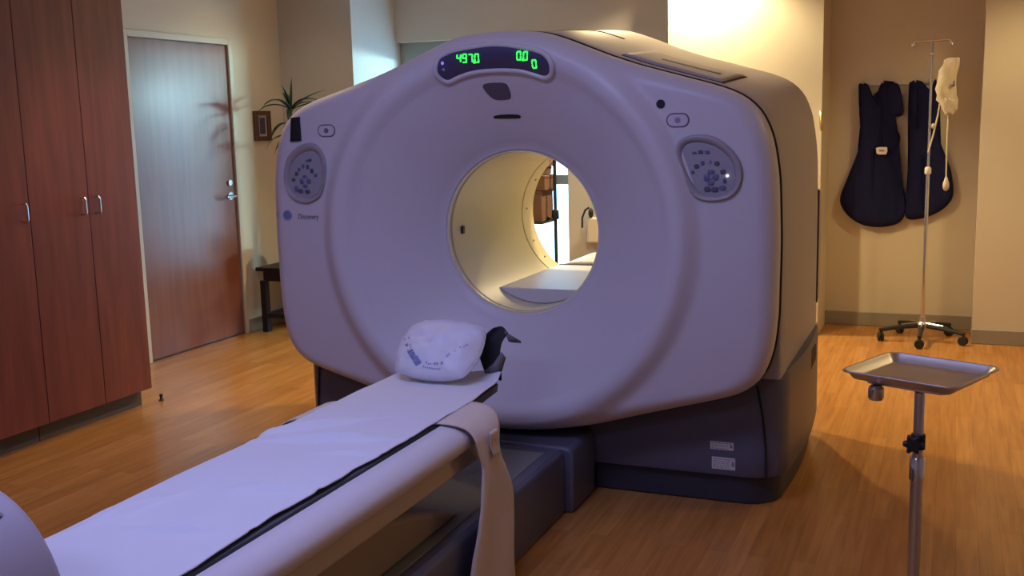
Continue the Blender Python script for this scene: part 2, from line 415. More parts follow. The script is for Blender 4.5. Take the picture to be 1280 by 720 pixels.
# slate base
def plan(ins, yf=-.035, yb=1.17, hw=1.118, rc=.15, n=10):
    pts = []; x1 = hw - ins; ya = yf + ins; yc = yb - ins
    def arc(cx, cy, a0):
        for k in range(n + 1):
            a = R(a0 + 90 * k / n); pts.append((cx + rc * cos(a), cy + rc * sin(a)))
    for k in range(24): pts.append((-x1 + rc + (2 * x1 - 2 * rc) * k / 24, ya))
    arc(x1 - rc, ya + rc, -90)
    for k in range(1, 8): pts.append((x1 + .02 * sin(pi * k / 8), ya + rc + (yc - ya - 2 * rc) * k / 8))
    arc(x1 - rc, yc - rc, 0)
    for k in range(1, 12): pts.append((x1 - rc - (2 * x1 - 2 * rc) * k / 12, yc))
    arc(-x1 + rc, yc - rc, 90)
    for k in range(1, 8): pts.append((-x1 - .02 * sin(pi * k / 8), yc - rc - (yc - ya - 2 * rc) * k / 8))
    arc(-x1 + rc, ya + rc, 180)
    return pts
def zbot(x):
    x = abs(x)
    for (ax, az), (bx, bz) in zip(half[::-1], half[::-1][1:]):
        if ax <= x <= bx: return az + (bz - az) * (x - ax) / (bx - ax)
        if bx > 1.045: break
    return .555
def ztop(x, y):
    if y > .12: return .55
    f = smoothstep(.12, -.02, y)
    return .55 * (1 - f) + min(.55, zbot(x) + .004) * f
MB().loft([[(x, y, z) for x, y in plan(i_)] for i_, z in ((.05, .0), (.03, .006), (.03, .115), (.08, .12))], cap0=True).build('base_skirt', 'darker', G)
pl = plan(0)
lo = [[(x, y, .118) for x, y in plan(.03)], [(x, y, .122) for x, y in plan(.006)], [(x, y, .132) for x, y in pl]]
for k in range(1, 5): lo.append([(x, y, .132 + (ztop(x, y) - .012 - .132) * k / 4) for x, y in pl])
lo.append([(x * .996, y + (.005 if y < .5 else -.005), ztop(x, y)) for x, y in pl])
lo.append([(x * .95, .5 + (y - .5) * .93, ztop(x, y)) for x, y in pl])
MB().loft(lo).build('base_cover', 'dark', G, angle=40)
for sx in (1, -1):
    pt = [(sx * (1.02), -.036, .125)]
    MB().tube([(sx * 1.045, -.020, .125), (sx * 1.042, -.0215, .25), (sx * 1.03, -.027, .38), (sx * 1.008, -.033, .505)], .0045, 6).build('panel_seam', 'seam', G)
# side recess, rear edge strip and fixing on the right flank
MB().prism([(.53, .43), (.60, .425), (.78, .44), (.80, .47), (.78, .515), (.62, .525), (.55, .52), (.52, .48)], lambda u, v, dd: (dd, u, v), 1.10, 1.1375).build('cable_recess', 'seam', G, bevel=.004)
MB().prism([(1.055, .66), (1.13, .68), (1.14, .8), (1.14, 1.08), (1.12, 1.19), (1.065, 1.21)], lambda u, v, dd: (dd, u, v), 1.02, 1.110).build('rear_side_cover', 'shell', G, bevel=.01)
MB().prism([(1.045, .67), (1.052, .66), (1.060, 1.20), (1.052, 1.18)], lambda u, v, dd: (dd, u, v), 1.02, 1.109).build('side_slot', 'seam', G)
MB().cyl((1.085, .06, .70), (1.101, .06, .70), .013).build('side_bolt', 'seam', G)
# top hatch on the right shoulder, following the shell
def shell_z(x, y):
    best = 0
    th = atan2(.6, x); th = pi / 2
    # march the outline
    for (ax, az), (bx, bz) in zip(half, half[1:]):
        if ax <= abs(x) <= bx:
            z = az + (bz - az) * (abs(x) - ax) / (bx - ax); break
    lift = .085 * max(0, min(1, (y + .07) / 1.13)) ** .9
    return z + lift * smoothstep(1.0, 1.6, z)
def top_patch(x0, x1, y0, y1, h, nx=16, ny=8, rr=.03):
    rings = []
    for j in range(ny + 1):
        rings.append([(x0 + (x1 - x0) * i / nx, y0 + (y1 - y0) * j / ny, shell_z(x0 + (x1 - x0) * i / nx, y0 + (y1 - y0) * j / ny) + h) for i in range(nx + 1)])
    return MB().loft(rings, closed=False)
hp = top_patch(.46, .85, .02, .50, .010).build('top_hatch', 'shell', G, solid=.03)
top_patch(.45, .86, .008, .512, .003).build('hatch_gasket', 'seam', G, solid=.02)
top_patch(.56, .80, .22, .27, .012).build('hatch_grille', 'keyd', hp, solid=.01)
top_patch(-.05, .30, .55, .575, .003).build('top_seam', 'seam', G, solid=.01)

# ---- things set into the front cover
def on_face(mb_v, lift=.002):
    return [(v[0], face_y_xz(v[0], v[1]) - lift - v[2], v[1]) for v in mb_v]
def face_patch(poly, lift, name, m, parent, thick=.004, inner=14):
    """closed outline (x, z) filled as a fan that follows the cover"""
    cx = sum(p[0] for p in poly) / len(poly); cz = sum(p[1] for p in poly) / len(poly)
    rg = []
    for k in range(inner, 0, -1):
        s = k / inner
        rg.append([(cx + (p[0] - cx) * s, face_y_xz(cx + (p[0] - cx) * s, cz + (p[1] - cz) * s) - lift, cz + (p[1] - cz) * s) for p in poly])
    front = rg
    back = [[(p[0], p[1] + thick + lift, p[2]) for p in rg[0]]]
    return MB().loft(back + front, cap1=True).build(name, m, parent, angle=40)
def face_tube(poly, r, name, m, parent, lift=0., flat=1.):
    return MB().tube([(p[0], face_y_xz(p[0], p[1]) - lift, p[1]) for p in poly], r, 10, loop=True).build(name, m, parent, angle=0)
# display
dispp = [(-0.2512, 1.769), (-0.2337, 1.815), (-0.1987, 1.834), (-0.1422, 1.848), (-0.03804, 1.858), (0.02524, 1.858), (0.09728, 1.849), (0.1859, 1.829), (0.2297, 1.805), (0.2491, 1.769), (0.2384, 1.737), (0.2053, 1.724), (0.1518, 1.74), (0.09435, 1.755), (-7.583e-05, 1.761), (-0.09159, 1.757), (-0.1597, 1.742), (-0.2104, 1.724), (-0.2396, 1.737)]
dp = [tuple(p) for p in catmull([(x, z, 0) for x, z in dispp], 5)]
dp = [(p[0], p[1]) for p in dp]
dsp = face_patch(dp, .010, 'display', 'disp', G)
face_tube(dp, .011, 'display_bezel', 'cover', dsp, lift=.006)
SEG = {'0': 'abcdef', '4': 'fgbc', '9': 'abcdfg', '7': 'abc'}
def digit(ch, cx, cz, w_, h_, name='digit'):
    b = MB(); tk = .0024; sh = .14
    def seg(x0, z0, x1, z1):
        P = [(x0 + sh * z0, z0), (x1 + sh * z1, z1)]
        if abs(z1 - z0) < 1e-6: q = [(P[0][0], z0 - tk), (P[1][0], z1 - tk), (P[1][0], z1 + tk), (P[0][0], z0 + tk)]
        else: q = [(P[0][0] - tk, z0), (P[0][0] + tk, z0), (P[1][0] + tk, z1), (P[1][0] - tk, z1)]
        q = [(cx + x, cz + z) for x, z in q]
        b.loft([[(x, face_y_xz(x, z) - .0125, z) for x, z in q], [(x, face_y_xz(x, z) - .0105, z) for x, z in q]], cap0=True, cap1=True)
    W, Hh, g = w_ / 2, h_ / 2, .0015
    D = dict(a=(-W, Hh, W, Hh), d=(-W, -Hh, W, -Hh), g=(-W, 0, W, 0), f=(-W, g, -W, Hh - g), b=(W, g, W, Hh - g), e=(-W, -Hh + g, -W, -g), c=(W, -Hh + g, W, -g))
    for k in SEG[ch]: seg(*D[k])
    return b.build(name, 'green', dsp, smooth=False)
def point(cx, cz):
    q = [(cx - .004, cz - .004), (cx + .004, cz - .004), (cx + .004, cz + .004), (cx - .004, cz + .004)]
    MB().loft([[(x, face_y_xz(x, z) - .0125, z) for x, z in q], [(x, face_y_xz(x, z) - .0105, z) for x, z in q]], cap0=True, cap1=True).build('decimal_point', 'green', dsp, smooth=False)
for ch, x, z in (('4', -0.1422, 1.812), ('9', -0.1179, 1.811), ('7', -0.09256, 1.809), ('0', -0.06627, 1.809)): digit(ch, x, z, .0155, .031)
point(-0.08039, 1.794)
for ch, x, z in (('0', 0.1148, 1.81), ('0', 0.1421, 1.808)): digit(ch, x, z, .0155, .031)
point(0.1289, 1.794)
digit('0', 0.1742, 1.776, .0165, .029)
for z, m_ in ((1.796, 'bluled'), (1.771, 'key2')):
    MB().ell((-0.2152, face_y_xz(-0.2152, z) - .011, z), (.007, .003, .007), 12, 8).build('indicator_light', m_, dsp)
# camera window, slot, dot and black plate
cw = catmull([(-0.07714, 1.702, 0), (-0.06056, 1.712, 0), (-0.01667, 1.714, 0), (0.02233, 1.71, 0), (0.03209, 1.696, 0), (0.03501, 1.672, 0), (0.03014, 1.652, 0), (0.01258, 1.646, 0), (-0.0313, 1.646, 0), (-0.05568, 1.659, 0), (-0.07129, 1.682, 0)], 4)
face_patch([(p[0], p[1]) for p in cw], .002, 'sensor_window', 'lens', G, inner=8)
face_patch([(-0.06374, 1.572), (0.04801, 1.57), (0.05487, 1.578), (0.04703, 1.585), (0.003897, 1.588), (-0.03531, 1.587), (-0.05884, 1.584), (-0.06864, 1.578)], .002, 'microphone_slot', 'seam', G, inner=6)
face_patch([(0.6741 + .0165 * cos(a), 1.609 + .0165 * sin(a)) for a in THS[::12]], .004, 'sensor_dot', 'seam', G, inner=4)
face_patch([(-0.971, 1.599), (-0.9143, 1.601), (-0.9123, 1.499), (-0.9661, 1.497)], .008, 'black_plate', 'black', G, inner=5)
def stadium(cx, cz, a, b):
    return [(cx + (a - b) * (1 if cos(t_) > 0 else -1) + b * cos(t_), cz + b * sin(t_)) for t_ in [2 * pi * (k + .5) / 28 for k in range(28)]]
for cx, cz in ((-0.7841, 1.54), (0.7387, 1.548)):
    ob = face_patch(stadium(cx, cz, .0385, .0215), .003, 'oval_button', 'oval', G, inner=5)
    face_tube(stadium(cx, cz, .041, .024), .0028, 'button_outline', 'outline', ob, lift=.001)
    face_patch([(cx + .011 * cos(a), cz + .011 * sin(a)) for a in THS[::15]], .0045, 'button_mark', 'outline' if cx < 0 else 'key2', ob, inner=3)
# control panels
def control_panel(outer, inner, keys):
    oc = catmull([(x, z, 0) for x, z in outer], 6); ic = catmull([(x, z, 0) for x, z in inner], 6)
    oc = [(p[0], p[1]) for p in oc]; ic = [(p[0], p[1]) for p in ic]
    n = len(oc); c0 = (sum(p[0] for p in oc) / n, sum(p[1] for p in oc) / n)
    def polar(P, N=72):
        out = []
        for k in range(N):
            a = 2 * pi * k / N; best = None
            for i in range(len(P)):
                ax, az = P[i][0] - c0[0], P[i][1] - c0[1]; bx, bz = P[(i + 1) % len(P)][0] - c0[0], P[(i + 1) % len(P)][1] - c0[1]
                ex, ez = bx - ax, bz - az; den = cos(a) * ez - sin(a) * ex
                if abs(den) < 1e-12: continue
                t_ = (ax * ez - az * ex) / den; u = (ax * sin(a) - az * cos(a)) / den
                if t_ > 0 and -1e-9 <= u <= 1 + 1e-9: best = t_
            out.append((c0[0] + best * cos(a), c0[1] + best * sin(a)))
        return out
    po, pi_ = polar(oc), polar(ic)
    def mix(s): return [(a[0] + (b[0] - a[0]) * s, a[1] + (b[1] - a[1]) * s) for a, b in zip(po, pi_)]
    FY = YF
    pan = MB().loft([[(x, FY - .001, z) for x, z in pi_], [(x, FY - .003, z) for x, z in [(c0[0] + (p[0] - c0[0]) * .5, c0[1] + (p[1] - c0[1]) * .5) for p in pi_]]], cap1=True).build('control_panel', 'panel', G, angle=30)
    prof_ = ((0, .03), (0, -.004), (.06, -.010), (.18, -.014), (.45, -.014), (.75, -.008), (1.0, .0), (1.02, .004))
    MB().loft([[(x, FY + yy, z) for x, z in mix(s)] for s, yy in prof_]).build('panel_bezel', 'bezel', pan, angle=50)
    for x, z, w_, h_, m_ in keys:
        P = [(x + w_ * cos(a) * (abs(cos(a)) ** -.4 if abs(cos(a)) > .01 else 1), z + h_ * sin(a) * (abs(sin(a)) ** -.4 if abs(sin(a)) > .01 else 1)) for a in [2 * pi * (k + .5) / 16 for k in range(16)]]
        nm = 'indicator_light' if m_ == 'white_led' else 'key'
        MB().loft([[(px_, FY - .001, pz_) for px_, pz_ in P], [(px_, FY - .006, pz_) for px_, pz_ in P], [(x + (px_ - x) * .8, FY - .0075, z + (pz_ - z) * .8) for px_, pz_ in P]], cap1=True).build(nm, m_, pan)
Rk = [(0.8013, 1.427, .008, .004, 'key'), (0.8248, 1.43, .009, .006, 'keyd'), (0.8493, 1.429, .009, .006, 'key'), (0.8101, 1.377, .009, .008, 'keyd'), (0.8317, 1.389, .007, .008, 'key'),
      (0.8581, 1.394, .007, .006, 'key2'), (0.8855, 1.387, .009, .008, 'keyd'), (0.7955, 1.356, .006, .006, 'key'), (0.909, 1.356, .010, .008, 'keyd'), (0.9246, 1.342, .0045, .0045, 'white_led'), (0.9149, 1.323, .006, .008, 'keyd'),
      (0.8483, 1.335, .011, .013, 'key'), (0.864, 1.356, .013, .008, 'key'), (0.8816, 1.337, .010, .012, 'key'), (0.864, 1.315, .012, .008, 'key'), (0.8649, 1.336, .006, .006, 'key2'),
      (0.8503, 1.293, .012, .009, 'keyd'), (0.8786, 1.292, .013, .009, 'keyd'), (0.907, 1.298, .012, .008, 'key')]
control_panel([(0.7318, 1.431), (0.7475, 1.475), (0.8072, 1.494), (0.8816, 1.482), (0.9491, 1.428), (0.9785, 1.37), (0.9736, 1.305), (0.9354, 1.261), (0.8679, 1.247), (0.8072, 1.258), (0.7778, 1.297), (0.7592, 1.356)],
              [(0.7563, 1.427), (0.771, 1.457), (0.8219, 1.465), (0.8845, 1.446), (0.9315, 1.405), (0.953, 1.355), (0.9462, 1.305), (0.9129, 1.276), (0.8591, 1.269), (0.817, 1.288), (0.7857, 1.336), (0.7641, 1.389)], Rk)
Lk = [(-0.8888, 1.413, .006, .004, 'key'), (-0.8732, 1.416, .008, .006, 'keyd'), (-0.9446, 1.358, .008, .008, 'keyd'), (-0.9309, 1.376, .007, .008, 'key'), (-0.9094, 1.39, .006, .009, 'key'),
      (-0.8869, 1.387, .007, .009, 'keyd'), (-0.8663, 1.37, .008, .010, 'keyd'), (-0.8487, 1.351, .007, .007, 'key'), (-0.9622, 1.332, .008, .006, 'keyd'),
      (-0.9201, 1.325, .010, .011, 'key'), (-0.9035, 1.345, .011, .007, 'key'), (-0.8839, 1.325, .010, .011, 'key'), (-0.9035, 1.305, .011, .007, 'key'), (-0.9035, 1.325, .006, .006, 'key2'),
      (-0.928, 1.283, .012, .008, 'keyd'), (-0.8937, 1.281, .012, .008, 'keyd'), (-0.9505, 1.293, .008, .012, 'key')]
control_panel([(-1.01, 1.331), (-0.9877, 1.425), (-0.9221, 1.479), (-0.8526, 1.488), (-0.8076, 1.449), (-0.7929, 1.382), (-0.8135, 1.286), (-0.8448, 1.247), (-0.9074, 1.229), (-0.9769, 1.255)],
              [(-0.9877, 1.331), (-0.9642, 1.407), (-0.9055, 1.449), (-0.8497, 1.452), (-0.8233, 1.423), (-0.8145, 1.364), (-0.835, 1.289), (-0.8644, 1.264), (-0.9084, 1.253), (-0.9671, 1.274)], Lk)
# emblem and lettering below the left panel
lg = face_patch([(-1.007 + .0225 * cos(a), 1.176 + .0225 * sin(a)) for a in THS[::10]], .003, 'emblem', 'logo', G, inner=4)
face_tube([(-1.007 + .0195 * cos(a), 1.176 + .0195 * sin(a)) for a in THS[::10]], .0011, 'emblem_ring', 'logo_line', lg, lift=.0035)
vs, fs = textmesh('GE', .026)
MB().add(on_face([(v[0] * .9 + v[1] * .25 - 1.066, v[1] + 1.176, v[2]) for v in vs], .0042), fs).build('emblem_letters', 'logo_line', lg, smooth=False)
vs, fs = textmesh('Discovery', .033)
MB().add(on_face([(v[0] * .78 - 0.8986, v[1] + 1.171, v[2]) for v in vs], .002), fs).build('lettering', 'ink', G, smooth=False)
# two paper labels on the base
for (x, z, w_, h_) in ((.870, .247, .047, .0165), (.877, .174, .047, .025)):
    yy = -.0352
    lb = MB().box(x - w_, x + w_, yy - .0015, yy + .01, z - h_, z + h_, 0).build('paper_label', 'label', G)
    k = MB(); nl = 3 if h_ < .02 else 5
    for q in range(nl):
        zz = z + h_ * (.7 - 1.4 * q / (nl - 1)); xx = x - w_ * .88; xe = x + w_ * (.9 if q == 0 else .55)
        while xx < xe:
            l_ = random.uniform(.006, .018); k.box(xx, min(xx + l_, xe), yy - .0021, yy - .0012, zz - .0013, zz + .0013); xx += l_ + .004
    k.box(x + w_ * .7, x + w_ * .92, yy - .0021, yy - .0012, z - h_ * .4, z + h_ * .35)
    k.build('print_lines', 'label_ink', lb, smooth=False)

# ------------------------------------------------------------------ patient table
T = thing('patient_table', 'long white patient table on slate plinth in front of the scanner', 'patient table', (0, -1.8, 0))
ty = lambda y: y + 1.8
def extr(name, poly, y0, y1, m, **k):
    return MB().prism(poly, lambda u, v, dd: (u, ty(dd), v), y0, y1).build(name, m, T, **k)
mir = lambda P: P + [(-x, z) for x, z in P[::-1] if abs(x) > 1e-6]
Y0 = -3.15
extr('plinth', mir([(.296, 0.0), (.302, .02), (.302, .225), (.298, .25), (.28, .264)]), Y0, -.33, 'dark', bevel=.006)
extr('plinth_tread', mir([(.245, .255), (.245, .2675)]), Y0 + .05, -.40, 'inset', bevel=.002)
extr('plinth_head', mir([(.33, 0.0), (.336, .02), (.336, .245), (.325, .266), (.30, .273)]), -.33, -.045, 'dark', bevel=.012, seg=3)
# elevating shroud
pr = [(-2.9, .27), (-2.9, .44)] + [(-1.75 + .1 * 0, .44), (-1.60, .425), (-1.45, .39), (-1.30, .345), (-1.18, .305), (-1.10, .27)]
MB().prism(pr, lambda u, v, dd: (dd, ty(u), v), -.215, .215).build('lift_shroud', 'hump', T, bevel=.03, seg=3)
rail_poly = mir([(0, .440), (.20, .440), (.262, .452), (.275, .462), (.272, .478), (.262, .50), (.262, .525), (.284, .527), (.301, .538), (.308, .556), (.303, .576), (.288, .594), (.266, .606), (.240, .610), (.236, .585), (0, .585)])
body = [(0, .440), (.20, .440), (.262, .452), (.275, .462), (.272, .478), (.262, .50), (.262, .522), (0, .522)]
extr('table_underside', mir(body), Y0, -1.0, 'under', bevel=.004)
extr('table_rail', mir([(0, .523), (.262, .523), (.284, .525), (.301, .536), (.308, .556), (.303, .576), (.288, .594), (.266, .606), (.222, .614), (.214, .608), (.212, .585), (0, .58)]), Y0, -.99, 'rail', angle=50)
# cradle with rounded head end
cr = MB(); rg = []
for k in range(40):
    y = Y0 + .05 + (-.655 - Y0 - .05) * k / 39
    w_ = .211 - .02 * smoothstep(-1.0, -.66, y)
    e = smoothstep(-.70, -.655, y); w_ -= .05 * e * e
    rg.append([(w_, ty(y), .617), (w_ * .98, ty(y), .59 + .01 * e), (w_ * .5, ty(y), .575 + .02 * e), (-w_ * .5, ty(y), .575 + .02 * e), (-w_ * .98, ty(y), .59 + .01 * e), (-w_, ty(y), .617), (-w_ * .5, ty(y), .615), (w_ * .5, ty(y), .615)])
cr.loft(rg, True, True, True).build('cradle', 'mat_d', T, angle=40)
# head rest board under the pillow
MB().prism([(-.70, .59), (-.62, .60), (-.585, .612), (-.60, .616), (-.70, .6165)], lambda u, v, dd: (dd, ty(u), v), -.15, .14).build('head_board', 'under', T, bevel=.004)

# sheet
def sheet_edge(y):
    K = [(-3.1, .216), (-2.60, .214), (-2.437, .213), (-2.30, .207), (-2.114, .197), (-1.95, .205), (-1.815, .209), (-1.74, .199), (-1.631, .211), (-1.50, .214), (-1.297, .215), (-1.0, .212), (-.723, .193), (-.60, .165), (-.5, .15)]
    for (a, b), (c, e) in zip(K, K[1:]):
        if a <= y <= c: return b + (e - b) * (y - a) / (c - a)
    return .2
sb = MB(); NX, NY = 60, 180; rg = []
for j in range(NY + 1):
    fy = j / NY; row = []
    for i in range(NX + 1):
        f = i / NX
        yend = -.665 + .055 * f
        y = -2.95 + (yend + 2.95) * fy
        xr = sheet_edge(y); xl = -.256
        x = xl + (xr - xl) * f
        z = .6235 + .004 * noise.noise((x * 9, y * 4.0, 1.3)) + .006 * max(0, noise.noise((x * 5 + y * 7, y * 2.2 - x * 8, 7.7))) ** 1
        # a few long soft folds
        for (fx, fy_, ang, ln, am) in ((-.02, -1.52, .35, .16, .011), (.09, -1.95, .25, .10, .008), (.05, -2.25, .3, .12, .008), (-.17, -2.2, 1.3, .12, .007), (.12, -1.62, .2, .07, .006), (-.15, -1.42, .8, .16, .009), (0, -2.6, .6, .14, .009)):
            u = (x - fx) * cos(ang) + (y - fy_) * sin(ang); v_ = -(x - fx) * sin(ang) + (y - fy_) * cos(ang)
            z += 2.6 * am * math.exp(-(u / ln) ** 2 - (v_ / .013) ** 2)
        z += .004 * smoothstep(.9, 1, f) * (1 + noise.noise((y * 8, 3, 0)))      # lifted right hem
        if f < .05: z -= .012 * (1 - f / .05) ** 2 * (1 + .5 * noise.noise((y * 5, 1, 0)))
        z += .020 * smoothstep(-.72, -.62, y) * smoothstep(.55, 1, f)             # curled end corner
        row.append((x, y, z))
    rg.append(row)
sb.loft(rg, closed=False)
tag(sb.build('bed_sheet', 'sheet', None, angle=0, solid=.003, off=0), 'rumpled pale lilac sheet laid along the patient table', 'sheet')

# restraint strap across the table
K = [((-.345, .47), -1.33, -1.15), ((-.338, .53), -1.34, -1.14), ((-.318, .585), -1.345, -1.13), ((-.29, .609), -1.345, -1.12), ((-.24, .6205), -1.34, -1.11), ((-.15, .6203), -1.33, -1.08), ((.0, .6203), -1.30, -1.02), ((.15, .6205), -1.27, -.99), ((.22, .6215), -1.255, -.985),
     ((.27, .616), -1.245, -.99), ((.305, .598), -1.23, -1.0), ((.330, .566), -1.225, -1.03), ((.338, .52), -1.215, -1.055), ((.340, .473), -1.20, -1.05), ((.343, .42), -1.21, -1.02), ((.346, .34), -1.235, -.975), ((.346, .25), -1.275, -.965), ((.346, .16), -1.325, -.97), ((.348, .07), -1.36, -.98), ((.350, .012), -1.37, -.98)]
sp = MB(); rg = []
KP = catmull([(a[0], a[1], 0) for a, b, c in K], 5, False); KA = catmull([(b, c, 0) for a, b, c in K], 5, False)
for p_, q in zip(KP, KA):
    row = []
    for i in range(13):
        f = i / 12; y = q[0] + (q[1] - q[0]) * f
        wv = .004 * noise.noise((y * 14, p_[1] * 9, p_[0] * 9)) if p_[0] > .2 else 0
        row.append((p_[0] + wv + (.006 * sin(f * pi * 3) * smoothstep(.56, .45, p_[1]) if p_[0] > .3 else 0), y, p_[1] + (abs(wv) if p_[1] > .58 else 0)))
    rg.append(row)
stp = thing('restraint_strap', 'wide beige fabric strap across the table, long end hanging to the floor', 'strap', (0, -1.15, 0))
off = lambda rows: [[(x, y + 1.15, z) for x, y, z in r] for r in rows]
sp.loft(off(rg), closed=False).build('webbing', 'strap', stp, angle=0, solid=.004, off=0)
# stitched closing flap on the hanging side
fl = MB(); rg2 = []
for k in range(10):
    z = .575 - .09 * k / 9
    rg2.append([(.349 + .003 * sin(k), -1.150 + .055 * f / 4 + .02 * k / 9, z) for f in range(5)])
fl.loft(off(rg2), closed=False).build('closing_flap', 'strap', stp, angle=0, solid=.004)

# pillow at the head of the table
PL = thing('pillow', 'puffy white pillow with faint blue printing at the head of the table', 'pillow', (-.035, -.745, .609), 0)
ROTP = Matrix.Rotation(R(-38), 3, 'X')
def pill(u, v, side, lift=0.):
    """u, v in [-1, 1] across the pillow"""
    a, b = .172, .135
    q = max(0, (1 - abs(u) ** 3.0)) ** .55 * max(0, (1 - abs(v) ** 3.0)) ** .55
    th = .052 * q
    if side > 0: th += (.018 * noise.noise((u * 2.2, v * 2.2, 4.)) + .014 * (1 - 2 * abs(noise.noise((u * 2.6 + 3, v * 3.1, 2.)))) ** 3) * q
    cu = 1 - .13 * v * v - .05 * (v < 0) * v * v; cv = 1 - .16 * u * u
    p_ = Vector((a * u * cu, b * v * cv, side * (th + lift)))
    p_ = ROTP.inverted() @ p_ if False else Matrix.Rotation(R(40), 3, 'X') @ p_
    p_ = Matrix.Rotation(R(-4), 3, 'Z') @ p_
    return p_ + Vector((0, .02, .123))
pm = MB(); n = 30; g1 = []; ss = [sin(pi / 2 * (-1 + 2 * i / n)) for i in range(n + 1)]
for side in (1, -1):
    pm.loft([[pill(u, v, side) for u in ss] for v in ss], closed=False)
po = pm.build('cover', 'pillow', PL, angle=0)
bm = bmesh.new(); bm.from_mesh(po.data); bmesh.ops.remove_doubles(bm, verts=bm.verts, dist=.00005)
bm.to_mesh(po.data); bm.free(); po.data.shade_smooth()
pk = MB()
def pmark(u0, u1, v0, v1, sk=0):
    nn = 4
    pk.loft([[pill(u0 + (u1 - u0) * i / nn + sk * (v0 + (v1 - v0) * j / nn - v0), v0 + (v1 - v0) * j / nn, 1, .0015) for i in range(nn + 1)] for j in range(3)], closed=False)
def pline(P, wd):
    for (u0, v0), (u1, v1) in zip(P, P[1:]):
        du, dv = u1 - u0, v1 - v0; L_ = sqrt(du * du + dv * dv); nu, nv = -dv / L_ * wd, du / L_ * wd
        pk.loft([[pill(u0 + du * i / 5 + nu * s, v0 + dv * i / 5 + nv * s, 1, .0015) for i in range(6)] for s in (-1, 1)], closed=False)
random.seed(3)
def ptext(u0, v0, u1, v1, hgt):
    du, dv = u1 - u0, v1 - v0; L_ = sqrt(du * du + dv * dv); s = 0
    while s < L_:
        l_ = random.uniform(.02, .045)
        if random.random() < .8:
            c_ = (u0 + du * (s + l_ / 2) / L_, v0 + dv * (s + l_ / 2) / L_)
            pline([(c_[0] - du / L_ * l_ * .35, c_[1] - dv / L_ * l_ * .35), (c_[0] + du / L_ * l_ * .35, c_[1] + dv / L_ * l_ * .35)], hgt * random.uniform(.5, 1))
        s += l_ + .012
ptext(-.86, .15, -.56, -.38, .045); ptext(-.76, .2, -.48, -.34, .025)
main_pk = pk
for sq, wd in (([(-.50, -.40), (-.38, -.56)], .08), ([(-.34, -.58), (-.20, -.74)], .09)):
    pk = MB(); pline(sq, wd); pk.build('printed_square', 'print', PL, smooth=False)
pk = main_pk
ptext(-.10, -.68, .44, -.70, .035); ptext(-.08, -.80, .40, -.83, .025); pline([(-.06, -.60), (-.06, -.78)], .012)
ptext(.46, -.50, .80, .0, .018)
pk.build('blue_printing', 'print', PL, smooth=False)

# black head strap, curling up beside the pillow
HS = thing('head_strap', 'black curled head strap with grey tip beside the white pillow', 'strap', (.105, -.64, .62))
C_ = catmull([(.045, -.02, .010), (.030, -.01, .055), (.020, .0, .105), (.030, .01, .150), (.060, .02, .188)], 6, False)
rows = []
for k, p_ in enumerate(C_):
    f = k / (len(C_) - 1); wd = .028 + .014 * sin(pi * f)
    rows.append([(p_[0] - wd + 2 * wd * i / 6, p_[1] + .018 * sin(pi * i / 6), p_[2] - .012 * (i / 6) + .006 * sin(5 * f + i)) for i in range(7)])
MB().loft(rows, closed=False).build('webbing', 'velcro', HS, angle=0, solid=.004)
MB().loft([[(-.035 + .020 * cos(a) * (1 if s < 2 else 1), -.02 + .014 * (s - 1), .115 + .022 * sin(a)) for a in [2 * pi * k / 18 for k in range(18)]] for s in range(3)]).build('loop_end', 'velcro', HS, solid=.006)
rg = [[(.075, .02, .176), (.090, .022, .135)], [(.095, .03, .160), (.10, .03, .132)], [(.135, .035, .138), (.135, .035, .130)]]
MB().loft([[(x, y, z) for x, y, z in r] for r in rg], closed=False).build('strap_tip', 'velcro_g', HS, solid=.003)
MB().loft([[(.012, -.03, .03), (.04, -.01, .008)], [(.05, -.03, .06), (.075, -.01, .03)], [(.08, -.02, .105), (.09, -.005, .08)]], closed=False).build('strap_lining', 'velcro_g', HS, solid=.003)

# bolster on the foot end
BO = thing('bolster', 'grey padded bolster on the table in the lower left corner', 'bolster', (-.06, -2.9, .625))
prf = [(.225 * cos(R(a)), .262 * sin(R(a)) * (1 if a <= 180 else 0)) for a in range(0, 181, 6)]
prf = [(x, .012 + z) for x, z in prf]
MB().prism(prf, lambda u, v, dd: (u, dd, v), -.22, .19).build('body', 'bolster', BO, bevel=.02, seg=3)
MB().loft([[(.226 * cos(R(a)), yy, .012 + .2635 * sin(R(a))) for a in range(55, 176, 6)] for yy in (-.19, -.12, 0, .10, .135)], closed=False).build('cover_panel', 'bolster_p', BO, solid=.003, off=1)

# ------------------------------------------------------------------ instrument stand and tray
TC = Vector((1.626, -1.062)); TR = R(-23)
S = thing('instrument_stand', 'chrome pole stand with black knob under the steel tray', 'stand', (1.628, -1.15, 0), 0)
MB().cyl((0, 0, .045), (0, 0, .60), .0165).build('outer_pole', 'steel', S)
MB().cyl((0, 0, .58), (0, 0, .806), .0135).build('inner_pole', 'steel', S)
MB().lathe([(.020, 0), (.020, .06), (.017, .065)], (0, 0, .56)).build('pole_collar', 'chrome', S)
kb = MB(); rr_ = [(.022 + .005 * cos(6 * a)) for a in [2 * pi * k / 48 for k in range(48)]]
kb.loft([[(-.012 + rr_[k] * cos(2 * pi * k / 48), yy, .668 + rr_[k] * sin(2 * pi * k / 48)) for k in range(48)] for yy in (-.045, -.02)], cap0=True, cap1=True)
kb.cyl((-.012, -.02, .668), (-.006, 0, .668), .009).build('clamp_knob', 'black', S, bevel=.003)
MB().lathe([(.019, 0), (.019, .04)], (0, 0, .648)).build('clamp_sleeve', 'black', S)
